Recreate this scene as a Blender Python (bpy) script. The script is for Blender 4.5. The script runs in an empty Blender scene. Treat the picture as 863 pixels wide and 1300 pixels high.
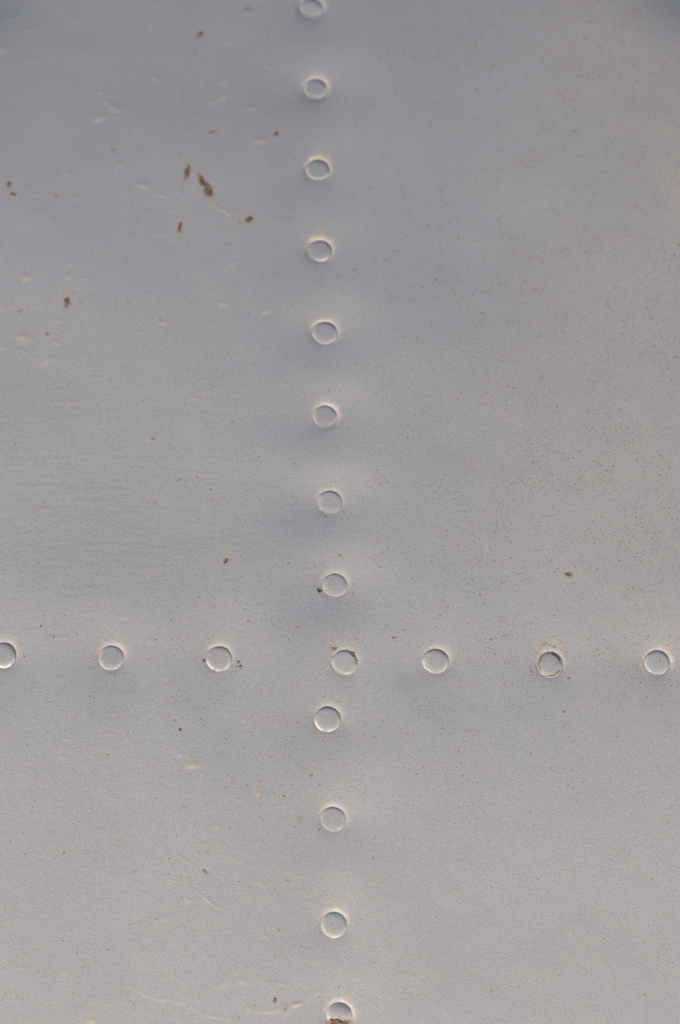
import bpy, math, random
import numpy as np
from mathutils import Vector

# ------------------------------------------------------------------ camera, sky, sun, exposure
scene = bpy.context.scene
col = scene.collection
rnd = random.Random(11)

PXW, PXH = 863.0, 1300.0           # size of the photograph, used to place marks on the sheet
DIST, FPX = 0.75, 3000.0           # camera distance to the sheet (m), focal length in photo pixels
TILT = math.radians(16)            # the camera leans back from the sheet's normal
RAD_Y, RAD_X = 1.45, 6.0           # the skin is bent like a fuselage, nearly straight across

cam_data = bpy.data.cameras.new("camera")
cam = bpy.data.objects.new("camera", cam_data)
col.objects.link(cam)
cam.location = (0.0, -DIST * math.sin(TILT), DIST * math.cos(TILT))
cam.rotation_euler = (TILT, 0, 0)
cam_data.sensor_fit = 'VERTICAL'
cam_data.sensor_height = 36.0
cam_data.sensor_width = 24.0
cam_data.lens = 36.0 * FPX / PXH
cam_data.clip_start = 0.01
cam_data.clip_end = 100.0
scene.camera = cam

SUN_EL, SUN_AZ = math.radians(21), math.radians(200)   # low, behind the photographer and a little left
world = bpy.data.worlds.new("World")
scene.world = world
world.use_nodes = True
wn = world.node_tree
sky = wn.nodes.new('ShaderNodeTexSky')
sky.sky_type = 'NISHITA'
sky.sun_disc = False
sky.sun_elevation = SUN_EL
sky.sun_rotation = SUN_AZ
sky.air_density = 0.7
sky.dust_density = 4.0
sky.ozone_density = 1.0
wn.links.new(sky.outputs[0], wn.nodes['Background'].inputs[0])
wn.nodes['Background'].inputs[1].default_value = 0.10

sun_data = bpy.data.lights.new("sun", 'SUN')
sun_data.energy = 2.0
sun_data.angle = math.radians(18)
sun_data.color = (1.0, 0.895, 0.77)
sun = bpy.data.objects.new("sun", sun_data)
col.objects.link(sun)
to_sun = Vector((math.sin(SUN_AZ) * math.cos(SUN_EL), math.cos(SUN_AZ) * math.cos(SUN_EL), math.sin(SUN_EL)))
sun.rotation_euler = to_sun.to_track_quat('Z', 'Y').to_euler()
sun.location = to_sun * 2.0

vs = scene.view_settings
vs.view_transform = 'Standard'
vs.look = 'None'
vs.exposure = 0.66
vs.gamma = 1.0
vs.use_curve_mapping = False

# ------------------------------------------------------------------ the bent skin, and a photo pixel's place on it
def skin(x, y):
    return -(RAD_Y - np.sqrt(RAD_Y ** 2 - y ** 2)) - (RAD_X - np.sqrt(RAD_X ** 2 - x ** 2))

CX = np.array(cam.location)
RIGHT = np.array((1.0, 0, 0))
UP = np.array((0, math.cos(TILT), math.sin(TILT)))
FWD = np.array((0, math.sin(TILT), -math.cos(TILT)))

def at(px, py):
    d = FWD * FPX + RIGHT * (px - PXW / 2) - UP * (py - PXH / 2)
    d = d / np.linalg.norm(d)
    t = DIST
    for _ in range(12):
        p = CX + d * t
        t += (p[2] - skin(p[0], p[1])) / (-d[2] + 1e-9)
    p = CX + d * t
    return float(p[0]), float(p[1])

def size_at(px, py):
    """metres on the sheet for one photo pixel"""
    x, y = at(px, py)
    return float(np.linalg.norm(np.array((x, y, skin(x, y))) - CX)) / FPX

fx, fy = at(430, 905)
cam_data.dof.use_dof = True
foc = np.array((fx, fy, float(skin(fx, fy)))) - CX
cam_data.dof.focus_distance = float(foc @ FWD)
cam_data.dof.aperture_fstop = 6.8

# ------------------------------------------------------------------ material: aged grey paint with rust and grime
def new_mat(name):
    m = bpy.data.materials.new(name)
    m.use_nodes = True
    nt = m.node_tree
    return m, nt, nt.nodes, nt.links, nt.nodes['Principled BSDF']

def math_node(nt, op, a, b=None, clamp=False):
    n = nt.nodes.new('ShaderNodeMath')
    n.operation = op
    n.use_clamp = clamp
    for i, v in enumerate((a, b)):
        if v is None:
            continue
        if isinstance(v, (int, float)):
            n.inputs[i].default_value = v
        else:
            nt.links.new(v, n.inputs[i])
    return n.outputs[0]

def ramp(nt, v, lo, hi, a=0.0, b=1.0):
    n = nt.nodes.new('ShaderNodeMapRange')
    n.interpolation_type = 'SMOOTHSTEP'
    nt.links.new(v, n.inputs[0])
    n.inputs[1].default_value = lo
    n.inputs[2].default_value = hi
    n.inputs[3].default_value = a
    n.inputs[4].default_value = b
    return n.outputs[0]

def noise(nt, vec, scale, detail=2.0, rough=0.5):
    n = nt.nodes.new('ShaderNodeTexNoise')
    nt.links.new(vec, n.inputs['Vector'])
    n.inputs['Scale'].default_value = scale
    n.inputs['Detail'].default_value = detail
    n.inputs['Roughness'].default_value = rough
    return n.outputs[0]

def mix(nt, f, a, b):
    n = nt.nodes.new('ShaderNodeMix')
    n.data_type = 'RGBA'
    if isinstance(f, (int, float)):
        n.inputs[0].default_value = f
    else:
        nt.links.new(f, n.inputs[0])
    for s, v in ((n.inputs[6], a), (n.inputs[7], b)):
        if isinstance(v, tuple):
            s.default_value = (*v, 1)
        else:
            nt.links.new(v, s)
    return n.outputs[2]

def attr(nt, name):
    n = nt.nodes.new('ShaderNodeAttribute')
    n.attribute_name = name
    return n.outputs['Fac']

def dots(nt, vec, scale, keep, rmax, mask):
    """scattered round specks: one per Voronoi cell, kept for a share of the cells, of unequal size"""
    v = nt.nodes.new('ShaderNodeTexVoronoi')
    v.voronoi_dimensions = '2D'
    mp = nt.nodes.new('ShaderNodeMapping')
    mp.inputs['Rotation'].default_value[2] = scale * 0.37
    warp = nt.nodes.new('ShaderNodeVectorMath')
    warp.operation = 'MULTIPLY_ADD'
    nz = nt.nodes.new('ShaderNodeTexNoise')
    nz.inputs['Scale'].default_value = scale * 0.4
    nz.inputs['Detail'].default_value = 1.0
    nt.links.new(vec, nz.inputs['Vector'])
    nt.links.new(nz.outputs['Color'], warp.inputs[0])
    warp.inputs[1].default_value = (1.6 / scale,) * 3
    nt.links.new(vec, warp.inputs[2])
    nt.links.new(warp.outputs[0], mp.inputs[0])
    nt.links.new(mp.outputs[0], v.inputs['Vector'])
    clump = ramp(nt, noise(nt, vec, scale * 0.16, 3.0, 0.6), 0.38, 0.66, 0.15, 1.9)
    mask = math_node(nt, 'MULTIPLY', mask, clump)
    v.inputs['Scale'].default_value = scale
    sep = nt.nodes.new('ShaderNodeSeparateColor')
    nt.links.new(v.outputs['Color'], sep.inputs[0])
    thr = math_node(nt, 'MULTIPLY', mask, keep)
    on = math_node(nt, 'LESS_THAN', sep.outputs[0], thr)
    r = math_node(nt, 'MULTIPLY_ADD', sep.outputs[1], rmax * 0.75)
    r.node.inputs[2].default_value = rmax * 0.25
    edge = math_node(nt, 'SUBTRACT', r, v.outputs['Distance'])
    s = ramp(nt, edge, 0.0, rmax * 0.35)
    return math_node(nt, 'MULTIPLY', s, on), sep.outputs[2]

paint, nt, N, L, bsdf = new_mat("aged_grey_paint")
geo = N.new('ShaderNodeNewGeometry')
pos = geo.outputs['Position']
rust_a = attr(nt, "rust")
dust_a = attr(nt, "dust")
speck_a = attr(nt, "speck")
# paint: pale grey, slightly mottled
big = noise(nt, pos, 22.0, 3)
mid = noise(nt, pos, 160.0, 4, 0.6)
fine = noise(nt, pos, 2800.0, 3, 0.8)
c = mix(nt, ramp(nt, big, 0.35, 0.65), (0.445, 0.453, 0.463), (0.477, 0.486, 0.497))
c = mix(nt, ramp(nt, mid, 0.3, 0.75, 0, 0.25), c, (0.43, 0.425, 0.415))
c = mix(nt, ramp(nt, fine, 0.36, 0.64, 0.0, 0.95), c, (0.345, 0.346, 0.35))
# tan dust film
dust = math_node(nt, 'MULTIPLY', dust_a, math_node(nt, 'MULTIPLY', ramp(nt, mid, 0.25, 0.6, 0.45, 1.0), ramp(nt, noise(nt, pos, 780.0, 3, 0.65), 0.33, 0.62, 0.35, 1.25)), True)
c = mix(nt, dust, c, (0.56, 0.475, 0.39))
# specks: tiny brown ones, sparse near-black ones, some larger rusty ones
d1, k1 = dots(nt, pos, 1050.0, 0.60, 0.29, speck_a)
c = mix(nt, math_node(nt, 'MULTIPLY', d1, ramp(nt, k1, 0.0, 1.0, 0.85, 0.4)), c, mix(nt, k1, (0.17, 0.10, 0.05), (0.36, 0.24, 0.14)))
d3, k3 = dots(nt, pos, 430.0, 0.22, 0.27, speck_a)
c = mix(nt, math_node(nt, 'MULTIPLY', d3, 0.62), c, mix(nt, k3, (0.36, 0.24, 0.15), (0.44, 0.34, 0.24)))
d2, k2 = dots(nt, pos, 215.0, 0.07, 0.10, math_node(nt, 'MULTIPLY', speck_a, 0.9))
c = mix(nt, math_node(nt, 'MULTIPLY', d2, 0.6), c, mix(nt, k2, (0.07, 0.06, 0.05), (0.22, 0.14, 0.09)))
# rust where the paint has gone
rn = noise(nt, pos, 900.0, 4, 0.65)
rust = ramp(nt, math_node(nt, 'ADD', rust_a, math_node(nt, 'MULTIPLY_ADD', rn, 0.7)), 0.0, 1.0)
rsum = math_node(nt, 'ADD', rust_a, math_node(nt, 'MULTIPLY', math_node(nt, 'SUBTRACT', rn, 0.5), 1.1))
rust = math_node(nt, 'MULTIPLY', ramp(nt, rsum, 0.18, 0.85), ramp(nt, rust_a, 0.02, 0.25))
rust_col = mix(nt, ramp(nt, noise(nt, pos, 700.0, 3), 0.35, 0.65), (0.11, 0.072, 0.046), (0.29, 0.205, 0.135))
wear_and_lit_rim = math_node(nt, 'MULTIPLY', attr(nt, 'wear_and_lit_rim'), ramp(nt, noise(nt, pos, 520.0, 4, 0.65), 0.34, 0.52))
c = mix(nt, wear_and_lit_rim, c, (0.76, 0.69, 0.60))  # pale worn edges; on rivet rims the colour also paints in light
halo_ = math_node(nt, 'MULTIPLY', ramp(nt, rust_a, 0.02, 0.5, 0.0, 0.50), ramp(nt, rn, 0.3, 0.62, 0.25, 1.0))
c = mix(nt, halo_, c, (0.36, 0.27, 0.19))
c = mix(nt, rust, c, rust_col)
L.new(c, bsdf.inputs['Base Color'])
rgh = math_node(nt, 'ADD', ramp(nt, mid, 0.3, 0.7, 0.33, 0.43), math_node(nt, 'MULTIPLY', rust, 0.5), True)
L.new(rgh, bsdf.inputs['Roughness'])
bsdf.inputs['Specular IOR Level'].default_value = 0.45
# fine orange peel of the paint
h = math_node(nt, 'ADD', math_node(nt, 'MULTIPLY', noise(nt, pos, 2400.0, 2, 0.7), 1.2),
              math_node(nt, 'MULTIPLY', noise(nt, pos, 600.0, 2, 0.5), 0.5))
h = math_node(nt, 'SUBTRACT', h, math_node(nt, 'MULTIPLY', rust, 1.5))
h = math_node(nt, 'SUBTRACT', h, math_node(nt, 'MULTIPLY', d1, 0.6))
bump = N.new('ShaderNodeBump')
bump.inputs['Strength'].default_value = 1.0
bump.inputs['Distance'].default_value = 0.000060
L.new(h, bump.inputs['Height'])
L.new(bump.outputs[0], bsdf.inputs['Normal'])

crust, nt2, N2, L2, b2 = new_mat("rust_crust")
g2 = N2.new('ShaderNodeNewGeometry')
p2 = g2.outputs['Position']
tone = attr(nt2, "tone")
n1 = noise(nt2, p2, 800.0, 4, 0.65)
cc = mix(nt2, ramp(nt2, n1, 0.3, 0.7), (0.13, 0.082, 0.05), (0.34, 0.235, 0.15))
dark = mix(nt2, ramp(nt2, n1, 0.3, 0.7), (0.035, 0.027, 0.02), (0.17, 0.12, 0.08))
cc = mix(nt2, tone, cc, dark)
L2.new(cc, b2.inputs['Base Color'])
b2.inputs['Roughness'].default_value = 0.85
b2.inputs['Specular IOR Level'].default_value = 0.2
bp2 = N2.new('ShaderNodeBump')
bp2.inputs['Distance'].default_value = 0.00012
L2.new(n1, bp2.inputs['Height'])
L2.new(bp2.outputs[0], b2.inputs['Normal'])

# ------------------------------------------------------------------ where things are on the sheet (photo pixels)
# rivets: px, py, ring strength (narrow pucker), broad pucker, rust amount
RIVETS = [
    (394.5, 10, 1.5, 0.8, 0.0), (399.8, 112, 1.5, 0.9, 0.05), (402.5, 214.5, 1.35, 0.9, 0.05),
    (405, 317, 1.5, 0.9, 0.12), (412, 422, 1.25, 1.1, 0.08), (412, 528, 1.2, 1.2, 0.06),
    (418, 637, 0.8, 2.0, 0.12), (425, 743, 0.7, 1.9, 0.0), (436.5, 841.7, 0.8, 0.8, 0.2),
    (415.6, 913.7, 1.0, 1.0, 0.12), (422, 1040.5, 0.9, 1.0, 0.05), (423.4, 1174, 1.0, 1.2, 0.18),
    (430, 1290, 1.3, 1.1, 0.35),
    (4, 832, 1.1, 0.8, 0.0), (141, 835, 1.0, 1.0, 0.05), (277.8, 836.5, 1.0, 0.8, 0.0),
    (552.5, 840.5, 1.0, 0.9, 0.05), (697.5, 843.5, 1.1, 0.7, 0.5), (833.5, 842, 1.2, 0.9, 0.1),
]
RIVET_R = 0.00405
# a few more of the same rows run on past the picture's edges
MORE = [(391, -92), (388, -196), (434, 1400), (437, 1512), (-133, 830), (-270, 828), (970, 842), (1108, 843)]

rv = []
for i, (px, py, ring, broad, rs) in enumerate(RIVETS):
    rv.append((*at(px, py), ring, broad, rs))
for px, py in MORE:
    rv.append((*at(px, py), 1.0, 0.9, 0.05))

# ------------------------------------------------------------------ the sheet as a fine relief
def axis(lo, hi, step, pad, pstep, far, fstep):
    a = np.arange(lo, hi, step)
    l1 = np.arange(lo - pad, lo, pstep); r1 = np.arange(a[-1] + pstep, hi + pad, pstep)
    l2 = np.arange(lo - pad - far, lo - pad, fstep); r2 = np.arange(hi + pad + fstep, hi + pad + far, fstep)
    return np.concatenate([l2, l1, a, r1, r2])

STEP = 0.00033
xs = axis(-0.133, 0.133, STEP, 0.076, 0.0008, 0.09, 0.004)
ys = axis(-0.166, 0.206, STEP, 0.064, 0.0008, 0.09, 0.004)
nx, ny = len(xs), len(ys)

def lattice(v, scale):
    t = (v - v.min()) / scale
    i = np.floor(t).astype(int)
    f = t - i
    f = f * f * f * (f * (f * 6 - 15) + 10)
    return i, f

def relief(sx, sy, seed):
    """smooth random relief with feature size sx by sy metres, about -1..1"""
    ix, fx_ = lattice(xs, sx)
    iy, fy_ = lattice(ys, sy)
    g = np.random.RandomState(seed).uniform(-1, 1, (iy.max() + 2, ix.max() + 2))
    rows = g[iy] * (1 - fy_)[:, None] + g[iy + 1] * fy_[:, None]
    return rows[:, ix] * (1 - fx_) + rows[:, ix + 1] * fx_

X = xs[None, :]
Y = ys[:, None]
Hh = np.zeros((ny, nx))
rust = np.zeros((ny, nx), np.float32)
wear_and_lit_rim = np.zeros((ny, nx), np.float32)
dust = np.zeros((ny, nx), np.float32)

def window(x, y, r):
    i0, i1 = np.searchsorted(xs, (x - r, x + r))
    j0, j1 = np.searchsorted(ys, (y - r, y + r))
    return slice(j0, j1), slice(i0, i1)

wob = np.random.RandomState(5)
for x, y, ring, broad, rs in rv:
    j, i = window(x, y, 0.045)
    dx, dy = X[:, i] - x, Y[j, :] - y
    r = np.hypot(dx, dy)
    ang = np.arctan2(dy, dx)
    rr = np.maximum(r - RIVET_R, 0) * (1 + 0.12 * np.sin(ang * 2 + wob.uniform(0, 6)) + 0.08 * np.sin(ang * 3 + wob.uniform(0, 6)))
    Hh[j, i] -= 0.00050 * ring * np.exp(-rr / 0.0010) * (0.66 + 0.34 * np.cos(ang - 1.2))
    e = wob.uniform(0.85, 1.2)
    Hh[j, i] -= 0.00072 * broad * np.exp(-((dx / e) ** 2 + (dy * e) ** 2) / (2 * 0.0100 ** 2))
    for _k in range(2):
        ox, oy = wob.uniform(-0.009, 0.009, 2)
        Hh[j, i] += wob.uniform(-0.00013, 0.00013) * np.exp(-((dx - ox) ** 2 + (dy - oy) ** 2) / (2 * wob.uniform(0.0028, 0.0050) ** 2))
    # grime settles round the head, mostly on the far side
    halo = np.exp(-(rr / 0.0016) ** 2) * (0.55 + 0.45 * np.sin(ang - 0.2))
    dust[j, i] += 0.32 * halo + 0.10 * np.exp(-(dx ** 2 + (dy - 0.006) ** 2) / (2 * 0.007 ** 2))
    wear_and_lit_rim[j, i] += (0.55 if ring > 1.15 else 0.25) * np.exp(-((rr - 0.0006) / 0.0006) ** 2) * (0.6 + 0.4 * np.sin(ang * 2 + wob.uniform(0, 6)))
    rust[j, i] = np.maximum(rust[j, i], (0.15 + 0.25 * rs) * np.exp(-((rr - 0.0015) / 0.0013) ** 2) * np.clip(np.sin(ang) + 0.3, 0, 1))

# oil-canning and brush work of the paint
Hh += 0.00002 * relief(0.0075, 0.0065, 51) + 0.00060 * relief(0.110, 0.085, 1) + 0.00016 * relief(0.045, 0.032, 2)
Hh += 0.000022 * relief(0.012, 0.009, 3) + 0.0000025 * relief(0.0035, 0.0025, 4)
def blob(px, py, sx, sy):
    x, y = at(px, py)
    s = size_at(px, py)
    return np.exp(-((X - x) / (sx * s)) ** 2 - ((Y - y) / (sy * s)) ** 2)
left = blob(90, 650, 260, 190)
Hh += 0.000015 * relief(0.010, 0.0013, 6) * left + 0.000008 * relief(0.004, 0.0008, 7) * left
rough_left = np.clip(blob(120, 1050, 260, 260) + blob(150, 200, 260, 260), 0, 1)
Hh += 0.000008 * relief(0.0026, 0.0014, 8) * rough_left + 0.000005 * relief(0.0010, 0.0007, 9) * rough_left

# ridges in the paint: cracks, drag marks, blister rims (photo pixels, half width px, height mm, tan film)
def ridge(pts, w, hmm, film):
    P = [at(*p) for p in pts]
    s = size_at(*pts[0])
    for (ax, ay), (bx, by) in zip(P[:-1], P[1:]):
        mx, my = (ax + bx) / 2, (ay + by) / 2
        lh = math.hypot(bx - ax, by - ay) / 2
        j, i = window(mx, my, lh + w * s * 4)
        dx, dy = X[:, i] - ax, Y[j, :] - ay
        t = np.clip((dx * (bx - ax) + dy * (by - ay)) / (4 * lh * lh + 1e-12), 0, 1)
        d = np.hypot(dx - t * (bx - ax), dy - t * (by - ay)) / (w * s)
        g = np.exp(-d * d) * BREAK[j, i]
        Hr[j, i] = np.maximum(Hr[j, i], g * hmm * 1e-3)
        dust[j, i] = np.maximum(dust[j, i], g * film)
Hr = np.zeros((ny, nx))
BREAK = np.clip(0.80 + 0.75 * relief(0.0030, 0.0026, 41) + 0.4 * relief(0.0013, 0.0012, 42), 0.0, 1.25)

def wander(pts, n, amp, seed):
    q = random.Random(seed)
    out = []
    for (ax, ay), (bx, by) in zip(pts[:-1], pts[1:]):
        for k in range(n):
            t = k / n
            out.append((ax + (bx - ax) * t + q.uniform(-amp, amp), ay + (by - ay) * t + q.uniform(-amp, amp)))
    out.append(pts[-1])
    return out

RIDGES = [
    ([(160, 1250), (195, 1268), (222, 1270), (250, 1285), (292, 1296)], 2.2, 0.03, 0.5),
    ([(316, 1281), (345, 1284), (366, 1280), (388, 1270), (404, 1260)], 4.0, 0.09, 0.75),
    ([(228, 1088), (247, 1100), (258, 1113)], 1.7, 0.05, 0.3),
    ([(249, 1130), (264, 1142), (277, 1153)], 1.7, 0.06, 0.4),
    ([(6, 1186), (20, 1200), (52, 1201)], 2.2, 0.05, 0.3),
    ([(14, 43), (42, 38), (70, 30)], 2.4, 0.06, 0.2), ([(88, 26), (120, 19)], 2.0, 0.05, 0.15),
    ([(296, 1014), (316, 1021)], 1.5, 0.04, 0.35), ([(344, 1026), (364, 1022)], 1.5, 0.05, 0.35),
    ([(811, 898), (817, 910), (827, 922)], 1.4, 0.03, 0.1), ([(829, 938), (838, 957), (855, 963)], 1.4, 0.03, 0.1),
    ([(796, 890), (834, 882)], 1.3, 0.02, 0.1),
    ([(85, 355), (112, 355)], 1.8, 0.05, 0.4), ([(42, 246), (64, 249)], 2.0, 0.06, 0.4),
    ([(276, 264), (292, 272)], 2.2, 0.08, 0.5), ([(196, 247), (212, 250)], 1.8, 0.05, 0.3),
    ([(270, 430), (282, 449)], 1.6, 0.03, 0.1), ([(196, 932), (230, 936)], 1.3, 0.03, 0.2),
    ([(345, 489), (364, 486), (384, 478)], 1.6, 0.03, 0.2), ([(322, 396), (336, 398)], 1.8, 0.05, 0.35),
    ([(236, 206), (262, 246), (290, 272)], 2.0, 0.03, 0.25), ([(290, 283), (318, 278), (345, 281)], 2.2, 0.04, 0.5),
    ([(268, 262), (300, 270)], 3.0, 0.04, 0.6), ([(130, 128), (155, 142)], 3.2, 0.04, 0.5),
    ([(280, 283), (296, 281)], 1.6, 0.04, 0.2), ([(160, 452), (178, 480)], 1.4, 0.025, 0.1),
    ([(208, 989), (220, 995)], 2.0, 0.05, 0.4), ([(8, 1010), (22, 995)], 1.4, 0.03, 0.25),
    ([(150, 90), (178, 96), (200, 100), (224, 116), (236, 150)], 1.5, 0.03, 0.25), ([(0, 162), (30, 158), (62, 150)], 1.4, 0.025, 0.15),
    ([(20, 165), (60, 175)], 1.3, 0.025, 0.15), ([(258, 152), (300, 147)], 1.5, 0.03, 0.3), ([(195, 244), (230, 258), (262, 262)], 1.5, 0.03, 0.35),
    ([(0, 440), (28, 446), (50, 458)], 1.6, 0.03, 0.3), ([(240, 520), (270, 530), (300, 528)], 1.3, 0.02, 0.15),
    ([(170, 1205), (182, 1226), (214, 1236), (250, 1262)], 1.5, 0.025, 0.3), ([(300, 1120), (330, 1150), (345, 1190)], 1.4, 0.025, 0.25),
    ([(196, 1050), (236, 1068), (262, 1072)], 1.4, 0.02, 0.15), ([(0, 1150), (14, 1180), (30, 1210), (46, 1232)], 1.5, 0.025, 0.25),
    ([(120, 935), (146, 932), (170, 945)], 1.4, 0.03, 0.15), ([(150, 925), (165, 940), (172, 958)], 1.3, 0.025, 0.2),
    ([(212, 905), (236, 915), (258, 912)], 1.3, 0.02, 0.2), ([(310, 1225), (322, 1240), (340, 1248)], 1.5, 0.03, 0.35),
    ([(438, 1105), (442, 1128), (452, 1148)], 1.5, 0.03, 0.3), ([(640, 1035), (656, 1060), (662, 1080)], 1.5, 0.02, 0.3),
    ([(55, 900), (90, 904)], 1.4, 0.025, 0.15), ([(232, 600), (246, 598), (256, 611)], 1.6, 0.03, 0.15),
]
for k, (pts, w, hm, film) in enumerate(RIDGES):
    ridge(wander(pts, 4, 1.5, 40 + k), w * 0.72, hm * 0.85, film * 1.15)
ridge([(343 + 9 * math.cos(a), 1002 + 8 * math.sin(a)) for a in np.linspace(0, 6.0, 14)], 1.3, 0.03, 0.3)
# small flecks and blisters, mostly on the left half
FLECKS = [(285, 123, 5), (196, 99, 4), (143, 137, 4), (128, 150, 5), (181, 236, 5), (153, 210, 4), (35, 353, 5),
          (318, 137, 4), (329, 179, 5), (193, 556, 4), (5, 63, 5), (150, 140, 3), (284, 104, 4), (98, 252, 3),
          (246, 505, 3), (283, 386, 4), (60, 458, 5), (30, 428, 5), (75, 408, 3), (363, 1281, 5), (286, 1248, 5),
          (331, 1010, 4), (246, 972, 5), (310, 1247, 4), (360, 1250, 3)]
for q in range(110):
    fx_, fy_ = rnd.uniform(0, 420), rnd.uniform(0, 1300)
    if 520 < fy_ < 860 and rnd.random() < 0.75:
        continue
    FLECKS.append((fx_, fy_, rnd.uniform(1.2, 3.4)))
for q in range(36):
    FLECKS.append((rnd.uniform(430, 860), rnd.uniform(0, 1300), rnd.uniform(1.0, 2.2)))
for px, py, w in FLECKS:
    x, y = at(px, py)
    s = size_at(px, py)
    a = rnd.gauss(0.1, 0.45)
    j, i = window(x, y, w * s * 6)
    dx, dy = X[:, i] - x, Y[j, :] - y
    u, v = dx * math.cos(a) + dy * math.sin(a), -dx * math.sin(a) + dy * math.cos(a)
    g = np.exp(-(u / (w * 1.5 * s)) ** 2 - (v / (w * 0.75 * s)) ** 2)
    Hr[j, i] += g * 0.000020 * w
    dust[j, i] = np.maximum(dust[j, i], g * rnd.uniform(0.5, 1.2) * min(1.0, w / 3.2))
Hh += Hr
Hh -= 0.0017 * (blob(-20, -20, 62, 50) + blob(883, -20, 75, 50))  # sags added to the sheet's shape to darken the top corners

# rust stains: px, py, half length, half width, angle (deg, counted in the photo), strength
STAINS = [
    (255, 42, 6, 3, 50, .8), (248, 66, 4, 3, 90, .45), (145, 190, 5, 4, 0, .45), (238, 219, 11, 4, 80, .9),
    (257, 229, 9, 4, -70, .95), (265, 244, 7, 5, -50, 1.0), (12, 234, 4, 3, 90, .7), (18, 246, 5, 4, 0, .65),
    (73, 249, 4, 3, -45, .55), (229, 289, 9, 3, 80, .75), (270, 167, 6, 3, 10, .6), (351, 169, 4, 3, 30, .8),
    (317, 278, 6, 4, 25, .95), (306, 281, 5, 3, 10, .4), (315, 10, 6, 4, 20, .6), (331, 8, 5, 3, 0, .4), (86, 383, 7, 4, 85, .9),
    (61, 423, 3, 3, 0, .55), (26, 394, 5, 3, 20, .5), (626, 82, 4, 3, 90, .5), (749, 28, 4, 3, 0, .5),
    (605, 113, 4, 3, 90, .4), (604, 58, 3, 3, 0, .4), (781, 364, 4, 3, 0, .4), (612, 396, 3, 2, 0, .5),
    (721, 729, 5, 3, 0, .8), (627, 711, 3, 2, 0, .7), (695, 738, 3, 2, 0, .55), (825, 713, 3, 2, 0, .55),
    (768, 620, 3, 2, 0, .5), (758, 780, 3, 2, 0, .5), (287, 711, 6, 3, 50, .7), (194, 556, 5, 3, 0, .4),
    (367, 713, 4, 2, 40, .55), (432, 703, 3, 3, 0, .8), (423.6, 824, 4, 3, 20, .8), (396, 983.5, 3, 3, 0, .85),
    (716, 903, 3, 2, 0, .85), (674, 956, 2, 2, 0, .8), (82, 1082, 3, 2, 60, .9), (138, 957, 3, 2, 0, .8),
    (229, 926, 3, 2, 80, .9), (223, 914, 2, 2, 0, .8), (211, 867, 3, 2, 0, .6), (261, 1106, 5, 2, -45, .7),
    (100, 1031, 2, 2, 0, .8), (215, 1090, 3, 2, 80, .6), (332, 1012, 3, 3, 0, .6), (361, 1010, 3, 2, 80, .7),
    (349, 1269, 4, 3, 70, .9), (363, 1281, 5, 3, 20, .55), (355, 1181, 4, 2, 80, .7), (349.5, 1212, 4, 2, 80, .7),
    (359, 1208, 3, 2, 70, .6), (345, 960, 3, 3, 0, .6), (415, 990, 2, 2, 0, .5), (471, 1117, 3, 2, 80, .5),
    (427, 1298, 13, 6, 0, 1.0), (53, 794, 3, 2, 80, .8), (198, 811, 2, 2, 60, .8), (219, 810, 2, 2, 0, .7),
    (316, 787, 3, 2, 0, .8), (378, 795, 3, 2, 0, .8), (422, 770, 2, 2, 0, .8), (500, 809, 3, 2, 0, .8),
    (624, 811, 2, 2, 0, .8), (692, 817, 6, 3, 0, .55), (704, 820, 4, 3, 0, .75), (722, 860, 3, 2, 0, .8),
    (374, 587, 2, 2, 80, .8), (181, 591, 2, 2, 0, .7), (268, 620, 2, 2, 0, .8), (251, 605, 4, 2, -40, .6),
    (46, 669, 2, 2, 80, .7), (516, 517, 2, 2, 0, .7), (447, 832, 4, 4, 0, .9), (30, 1056, 4, 2, 80, .5),
    (711, 1110, 3, 3, 0, .6), (637, 1250, 3, 2, 80, .45), (752, 960, 3, 2, 0, .3), (797, 957, 2, 2, 0, .8),
    (850, 1060, 3, 3, 0, .45), (797, 1100, 3, 3, 0, .35), (766, 1155, 3, 2, 0, .3), (820, 1115, 2, 2, 0, .5),
    (150, 1066, 5, 3, 0, .35), (265, 1080, 5, 4, 0, .3), (366, 1118, 5, 3, 0, .35), (358, 1255, 6, 3, 0, .35),
]
for px, py, a, b, deg, st in STAINS:
    if a <= 4 and py > 500:
        a, b, st = a * 0.8, b * 0.8, st * 0.8
    x, y = at(px, py)
    s = size_at(px, py)
    t = math.radians(deg)
    j, i = window(x, y, a * s * 5)
    dx, dy = X[:, i] - x, Y[j, :] - y
    u, v = dx * math.cos(t) + dy * math.sin(t), -dx * math.sin(t) + dy * math.cos(t)
    q = (u / (a * s)) ** 2 + (v / (b * s)) ** 2
    rust[j, i] = np.maximum(rust[j, i], np.maximum(st * np.exp(-q * 0.9), 0.40 * st * np.exp(-q * 0.24)))
    dust[j, i] = np.maximum(dust[j, i], st * 0.35 * np.exp(-q * 0.12))
    Hh[j, i] -= 0.00004 * st * np.exp(-q)

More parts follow.
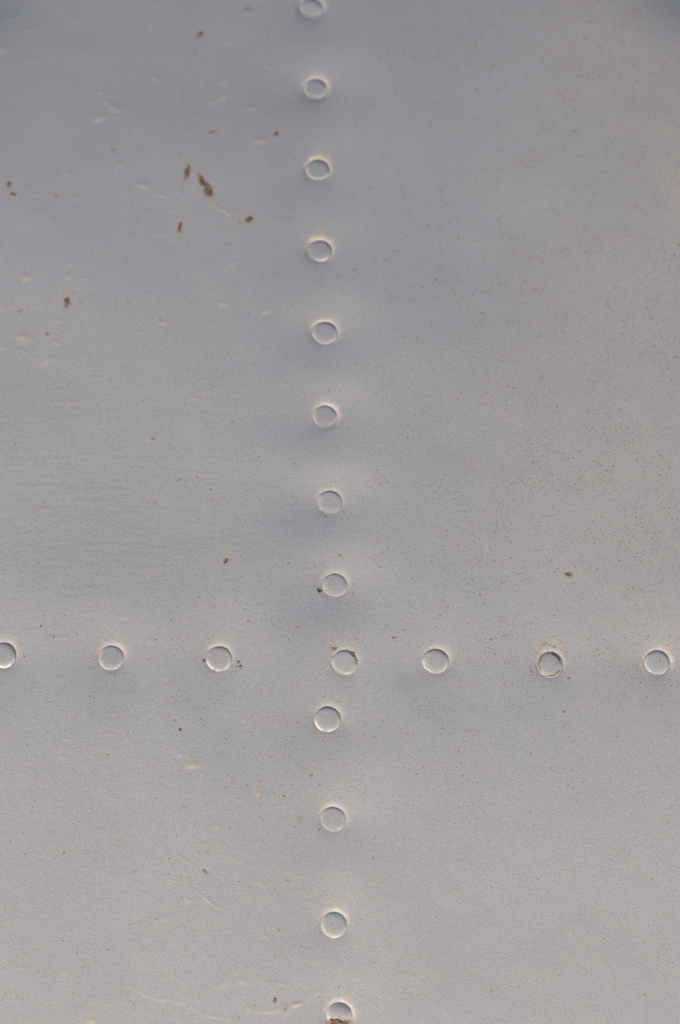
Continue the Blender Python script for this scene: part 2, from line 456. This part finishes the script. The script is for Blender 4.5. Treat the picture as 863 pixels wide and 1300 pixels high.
# broad dust films and the places where the specks gather
film = 0.70 * np.clip((X - 0.01) / 0.11, 0, 1) ** 1.3 * np.clip((Y + 0.12) / 0.20, 0.1, 1) * (0.75 + 0.5 * relief(0.03, 0.04, 21))
film = film + 0.08 * np.clip(-(Y + 0.07) / 0.08, 0, 1) * (0.6 + 0.5 * relief(0.03, 0.02, 22))
film = film + 0.12 * np.clip(relief(0.02, 0.012, 23), 0, 1) * rough_left
dust = np.clip(dust + np.clip(film, 0, 0.5), 0, 1)
speck = 0.12 + 1.1 * np.clip((X + 0.01) / 0.09, 0, 1) * np.clip((Y + 0.10) / 0.06, 0.15, 1) * np.clip(1 + Y / 0.25, 0.8, 1.6) + 0.25 * blob(330, 950, 150, 150)
for x, y, ring, broad, rs in rv:
    j, i = window(x, y, 0.02)
    r = np.hypot(X[:, i] - x, Y[j, :] - y - 0.002)
    speck[j, i] += (0.5 + rs) * np.exp(-((r - RIVET_R * 1.25) / 0.0022) ** 2)
speck = np.clip(speck * (0.65 + 0.6 * relief(0.012, 0.010, 31)), 0, 1.3)

Zs = skin(X, Y) + Hh

def height(x, y):
    i = int(np.clip(np.searchsorted(xs, x) - 1, 0, nx - 2))
    j = int(np.clip(np.searchsorted(ys, y) - 1, 0, ny - 2))
    u, v = (x - xs[i]) / (xs[i + 1] - xs[i]), (y - ys[j]) / (ys[j + 1] - ys[j])
    return float((Zs[j, i] * (1 - u) + Zs[j, i + 1] * u) * (1 - v) + (Zs[j + 1, i] * (1 - u) + Zs[j + 1, i + 1] * u) * v)

# top sheet, edge and back as one closed mesh
THICK = 0.0016
bot = np.array([0, nx - 1])
top_v = np.empty((ny, nx, 3))
top_v[..., 0] = X
top_v[..., 1] = Y
top_v[..., 2] = Zs
verts = [top_v.reshape(-1, 3)]
ring_idx = np.concatenate([np.arange(nx), np.arange(1, ny) * nx + nx - 1,
                           (ny - 1) * nx + np.arange(nx - 2, -1, -1), np.arange(ny - 2, 0, -1) * nx])
low = verts[0][ring_idx].copy()
low[:, 2] -= THICK + 0.0008
verts.append(low)
V = np.concatenate(verts).astype(np.float32)
idx = np.arange(ny * nx).reshape(ny, nx)
quads = [np.stack([idx[:-1, :-1], idx[:-1, 1:], idx[1:, 1:], idx[1:, :-1]], -1).reshape(-1, 4)]
nb = len(ring_idx)
b0 = ny * nx
kk = np.arange(nb)
k2_ = (kk + 1) % nb
quads.append(np.stack([ring_idx[kk], b0 + kk, b0 + k2_, ring_idx[k2_]], -1))
lut = {int(r_): b0 + n_ for n_, r_ in enumerate(ring_idx)}
lft = np.array([lut[int(v_)] for v_ in idx[:, 0]])
rgt = np.array([lut[int(v_)] for v_ in idx[:, -1]])
quads.append(np.stack([lft[:-1], lft[1:], rgt[1:], rgt[:-1]], -1))
F = np.concatenate(quads).astype(np.int32)
me = bpy.data.meshes.new("metal_panel")
me.vertices.add(len(V))
me.vertices.foreach_set("co", V.ravel())
me.loops.add(F.size)
me.loops.foreach_set("vertex_index", F.ravel())
me.polygons.add(len(F))
me.polygons.foreach_set("loop_start", np.arange(0, F.size, 4, dtype=np.int32))
me.polygons.foreach_set("loop_total", np.full(len(F), 4, np.int32))
sm = np.zeros(len(F), bool)
sm[:(ny - 1) * (nx - 1)] = True
me.polygons.foreach_set("use_smooth", sm)
me.update(calc_edges=True)

def put_attr(mesh, name, values, n):
    a = mesh.attributes.new(name, 'FLOAT', 'POINT')
    full = np.zeros(n, np.float32)
    full[:values.size] = values.ravel()
    a.data.foreach_set("value", full)
put_attr(me, "rust", rust, len(V))
put_attr(me, "dust", dust, len(V))
put_attr(me, "wear_and_lit_rim", wear_and_lit_rim, len(V))
put_attr(me, "speck", speck, len(V))
me.materials.append(paint)
panel = bpy.data.objects.new("metal_panel", me)
col.objects.link(panel)
panel["label"] = "curved grey painted metal sheet with crossing rows of rivets and rust specks"
panel["category"] = "metal panel"

def child(name, mesh, material, loc=(0, 0, 0), rot=None):
    o = bpy.data.objects.new(name, mesh)
    col.objects.link(o)
    o.parent = panel
    o.location = loc
    if rot is not None:
        o.rotation_mode = 'QUATERNION'
        o.rotation_quaternion = rot
    mesh.materials.append(material)
    return o

# ------------------------------------------------------------------ rivets: low flattened heads, painted over
def rivet_mesh(seed, rs, ring, domed):
    q = np.random.RandomState(seed)
    seg = 72
    prof = [0.0, 0.15, 0.3, 0.45, 0.58, 0.68, 0.75, 0.80, 0.84, 0.88, 0.91, 0.94, 0.965, 0.985, 1.0, 1.01]
    Hd = 0.00042 * q.uniform(0.72, 1.25)
    hx, hy, hd = q.uniform(-0.6, 0.6), q.uniform(-0.6, 0.6), q.uniform(0.0, 0.00006)
    pt, pb = q.uniform(6.0, 11.0), q.uniform(3.0, 4.2)      # rim shaped rounder on the sunward side to widen its bright arc
    tilt_a = -1.85 + q.normal(0, 0.15)
    ph = q.uniform(0, 6.28, 4)
    if domed:
        Hd, pt, pb = 0.00065, 3.0, 2.4
    vs_, fs_, ru, we = [(0, 0, Hd + 0.000015 - hd * math.exp(-(hx * hx + hy * hy) / 0.18))], [], [0.0], [0.0]
    wa, wb = q.uniform(0, 6.28), q.uniform(0.6, 1.05)
    for k, t in enumerate(prof[1:]):
        for m in range(seg):
            a = 2 * math.pi * m / seg
            R = RIVET_R * (1 + 0.012 * math.sin(2 * a + ph[0]) + 0.008 * math.sin(3 * a + ph[1]))
            p = pt + (pb - pt) * (0.5 + 0.5 * math.cos(a - tilt_a)) ** 1.5
            z = Hd * (1 - min(t, 1.0) ** p) + 0.000015 * (1 - min(t, 1) ** 2)
            z += 0.000012 * math.sin(a * 2 + ph[2] + 4 * t) * t + 0.000008 * math.sin(a * 3 + ph[3] - 7 * t) * t
            z -= hd * math.exp(-((t * math.cos(a) - hx) ** 2 + (t * math.sin(a) - hy) ** 2) / 0.18)
            if t > 1.0:
                z = -0.0006
            vs_.append((R * t * math.cos(a), R * t * math.sin(a), z))
            we.append(wb * math.exp(-((t - 0.90) / 0.12) ** 2) * (0.75 + 0.25 * math.cos(a - tilt_a)) * (0.9 + 0.3 * math.sin(a * 2 + wa) + 0.2 * math.sin(5 * a + ph[1])) + (0.5 * math.exp(-((t * math.sin(a) + 0.15) / 0.25) ** 2) if domed else 0.0))  # rim wear, made paler sunward to paint part of the lit arc
            if domed:
                ru.append(max(0.0, min(1.0, -2.3 * t * math.sin(a) + 0.25 * math.sin(3 * a + ph[0]) * t)))
                continue
            ru.append(1.5 * rs * math.exp(-((t - 0.84) / 0.10) ** 2) * (0.8 + 0.35 * math.sin(a * 3 + ph[0]) - 0.15 * math.sin(a)))
    for m in range(seg):
        fs_.append((0, 1 + m, 1 + (m + 1) % seg))
    for k in range(len(prof) - 2):
        o = 1 + k * seg
        for m in range(seg):
            n2 = (m + 1) % seg
            fs_.append((o + m, o + seg + m, o + seg + n2, o + n2))
    mesh = bpy.data.meshes.new("rivet")
    mesh.from_pydata(vs_, [], fs_)
    mesh.polygons.foreach_set("use_smooth", [True] * len(mesh.polygons))
    put_attr(mesh, "rust", np.array(ru, np.float32), len(vs_))
    put_attr(mesh, "wear_and_lit_rim", np.array(we, np.float32), len(vs_))
    put_attr(mesh, "dust", np.full(len(vs_), 0.10, np.float32), len(vs_))
    put_attr(mesh, "speck", np.full(len(vs_), 0.35, np.float32), len(vs_))
    return mesh

RIV_OBJ = []
for n, (x, y, ring, broad, rs) in enumerate(rv):
    nrm = Vector((x / RAD_X + rnd.gauss(0, 0.02), y / RAD_Y + rnd.gauss(0, 0.02), 1)).normalized()
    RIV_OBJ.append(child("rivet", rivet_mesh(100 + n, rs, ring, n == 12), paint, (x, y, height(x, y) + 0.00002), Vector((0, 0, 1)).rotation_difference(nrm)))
RIV_OBJ[12]["label"] = "rusty rivet at the bottom edge, its lower side caked brown"
RIV_OBJ[17]["label"] = "rivet with a ring of brown rust dots round its head"

# ------------------------------------------------------------------ crusts of rust and crumbs of dirt that stand off the paint
def crust_mesh(name, px, py, a, b, deg, hmm, tone_v, seed, base):
    """lumpy patch with a ragged outline; its rim dips under the paint"""
    q = np.random.RandomState(seed)
    n = 20
    s = size_at(px, py)
    t = math.radians(deg)
    ga = q.uniform(-1, 1, (7, 7))
    x0, y0 = at(px, py)
    z0 = height(x0, y0) + base
    vs_, hs = [], []
    for j in range(n):
        for i in range(n):
            u, v = (i / (n - 1) * 2 - 1) * 1.35, (j / (n - 1) * 2 - 1) * 1.35
            gx, gy = (u / 2.7 + 0.5) * 5.99, (v / 2.7 + 0.5) * 5.99
            ii, jj = int(gx), int(gy)
            fu, fv = gx - ii, gy - jj
            nz = (ga[jj, ii] * (1 - fu) + ga[jj, min(ii + 1, 6)] * fu) * (1 - fv) + (ga[min(jj + 1, 6), ii] * (1 - fu) + ga[min(jj + 1, 6), min(ii + 1, 6)] * fu) * fv
            hgt = (1 - (u * u + v * v)) * 0.7 + 1.15 * nz - 0.2
            hgt = min(hgt, 0.75)
            lx, ly = u * a * s * 0.85, v * b * s * 0.85
            x, y = lx * math.cos(t) - ly * math.sin(t), lx * math.sin(t) + ly * math.cos(t)
            zz = height(x0 + x, y0 + y) + base - z0
            vs_.append((x, y, zz + hgt * hmm * 1e-3))
            hs.append(hgt)
    fs_ = []
    for j in range(n - 1):
        for i in range(n - 1):
            c4 = (j * n + i, j * n + i + 1, (j + 1) * n + i + 1, (j + 1) * n + i)
            if max(hs[k] for k in c4) > -0.02:
                fs_.append(c4)
    mesh = bpy.data.meshes.new(name)
    mesh.from_pydata(vs_, [], fs_)
    mesh.polygons.foreach_set("use_smooth", [True] * len(mesh.polygons))
    put_attr(mesh, "tone", np.full(len(vs_), tone_v, np.float32), len(vs_))
    return child(name, mesh, crust, (x0, y0, z0))

HEAD = 0.00044
CRUSTS = [
    ("rust_patch", 238, 218, 9, 3.2, 82, .10, .15, 0, "slim upright rust patch left of the largest patch"),
    ("rust_patch", 261, 236, 15, 5, -58, .13, .30, 0, "largest rust patch, a ragged dark brown streak"),
    ("rust_patch", 317, 278, 6, 3.6, 22, .11, .35, 0, None),
    ("rust_patch", 86, 383, 6, 3.6, 85, .11, .70, 0, None),
    ("rust_patch", 255, 42, 6, 2.8, 50, .08, .30, 0, None),
    ("rust_patch", 229, 289, 8, 2.2, 78, .08, .25, 0, None),
    ("rust_patch", 351, 169, 4, 2.8, 40, .08, .35, 0, None),
    ("rust_patch", 12, 234, 4, 2.6, 90, .08, .30, 0, None),
    ("rust_patch", 18, 246, 4.5, 3, 0, .08, .15, 0, None),
    ("rust_patch", 721, 729, 4.5, 2.6, 0, .08, .30, 0, None),
    ("rust_patch", 287, 711, 4.5, 2.2, 50, .06, .25, 0, None),
    ("dirt_crumb", 304, 847, 4, 3.4, 0, .30, .90, 0, "black crumb of dirt beside a rivet"),
    ("dirt_crumb", 303, 841, 2.8, 2.4, 70, .22, .90, 0, None),
    ("dirt_crumb", 258.6, 839, 3.2, 2.2, 80, .25, .95, 0, None),
    ("dirt_crumb", 404.5, 749.5, 4.2, 3.4, 20, .28, .75, 0, None),
    ("dirt_crumb", 229, 926, 2.4, 2.0, 80, .18, .90, 0, None),
    ("dirt_crumb", 349, 1269, 3.4, 2.6, 70, .18, .70, 0, None),
    ("rust_patch", 424, 823.5, 4, 3, 30, .12, .30, 0, None),
    ("rust_patch", 447, 832.5, 4, 3.4, 60, .12, .30, HEAD, "brown rust patch on a rivet head"),
    ("rust_patch", 428, 1296.5, 9, 4, 8, .16, .55, 0.00058, "dark rust caked below the bottom rivet"),
]
for k, (nm, px, py, a, b, dg, hm, tn, base, lab) in enumerate(CRUSTS):
    o = crust_mesh(nm, px, py, a, b, dg, hm, tn, 300 + k, base)
    if lab:
        o["label"] = lab
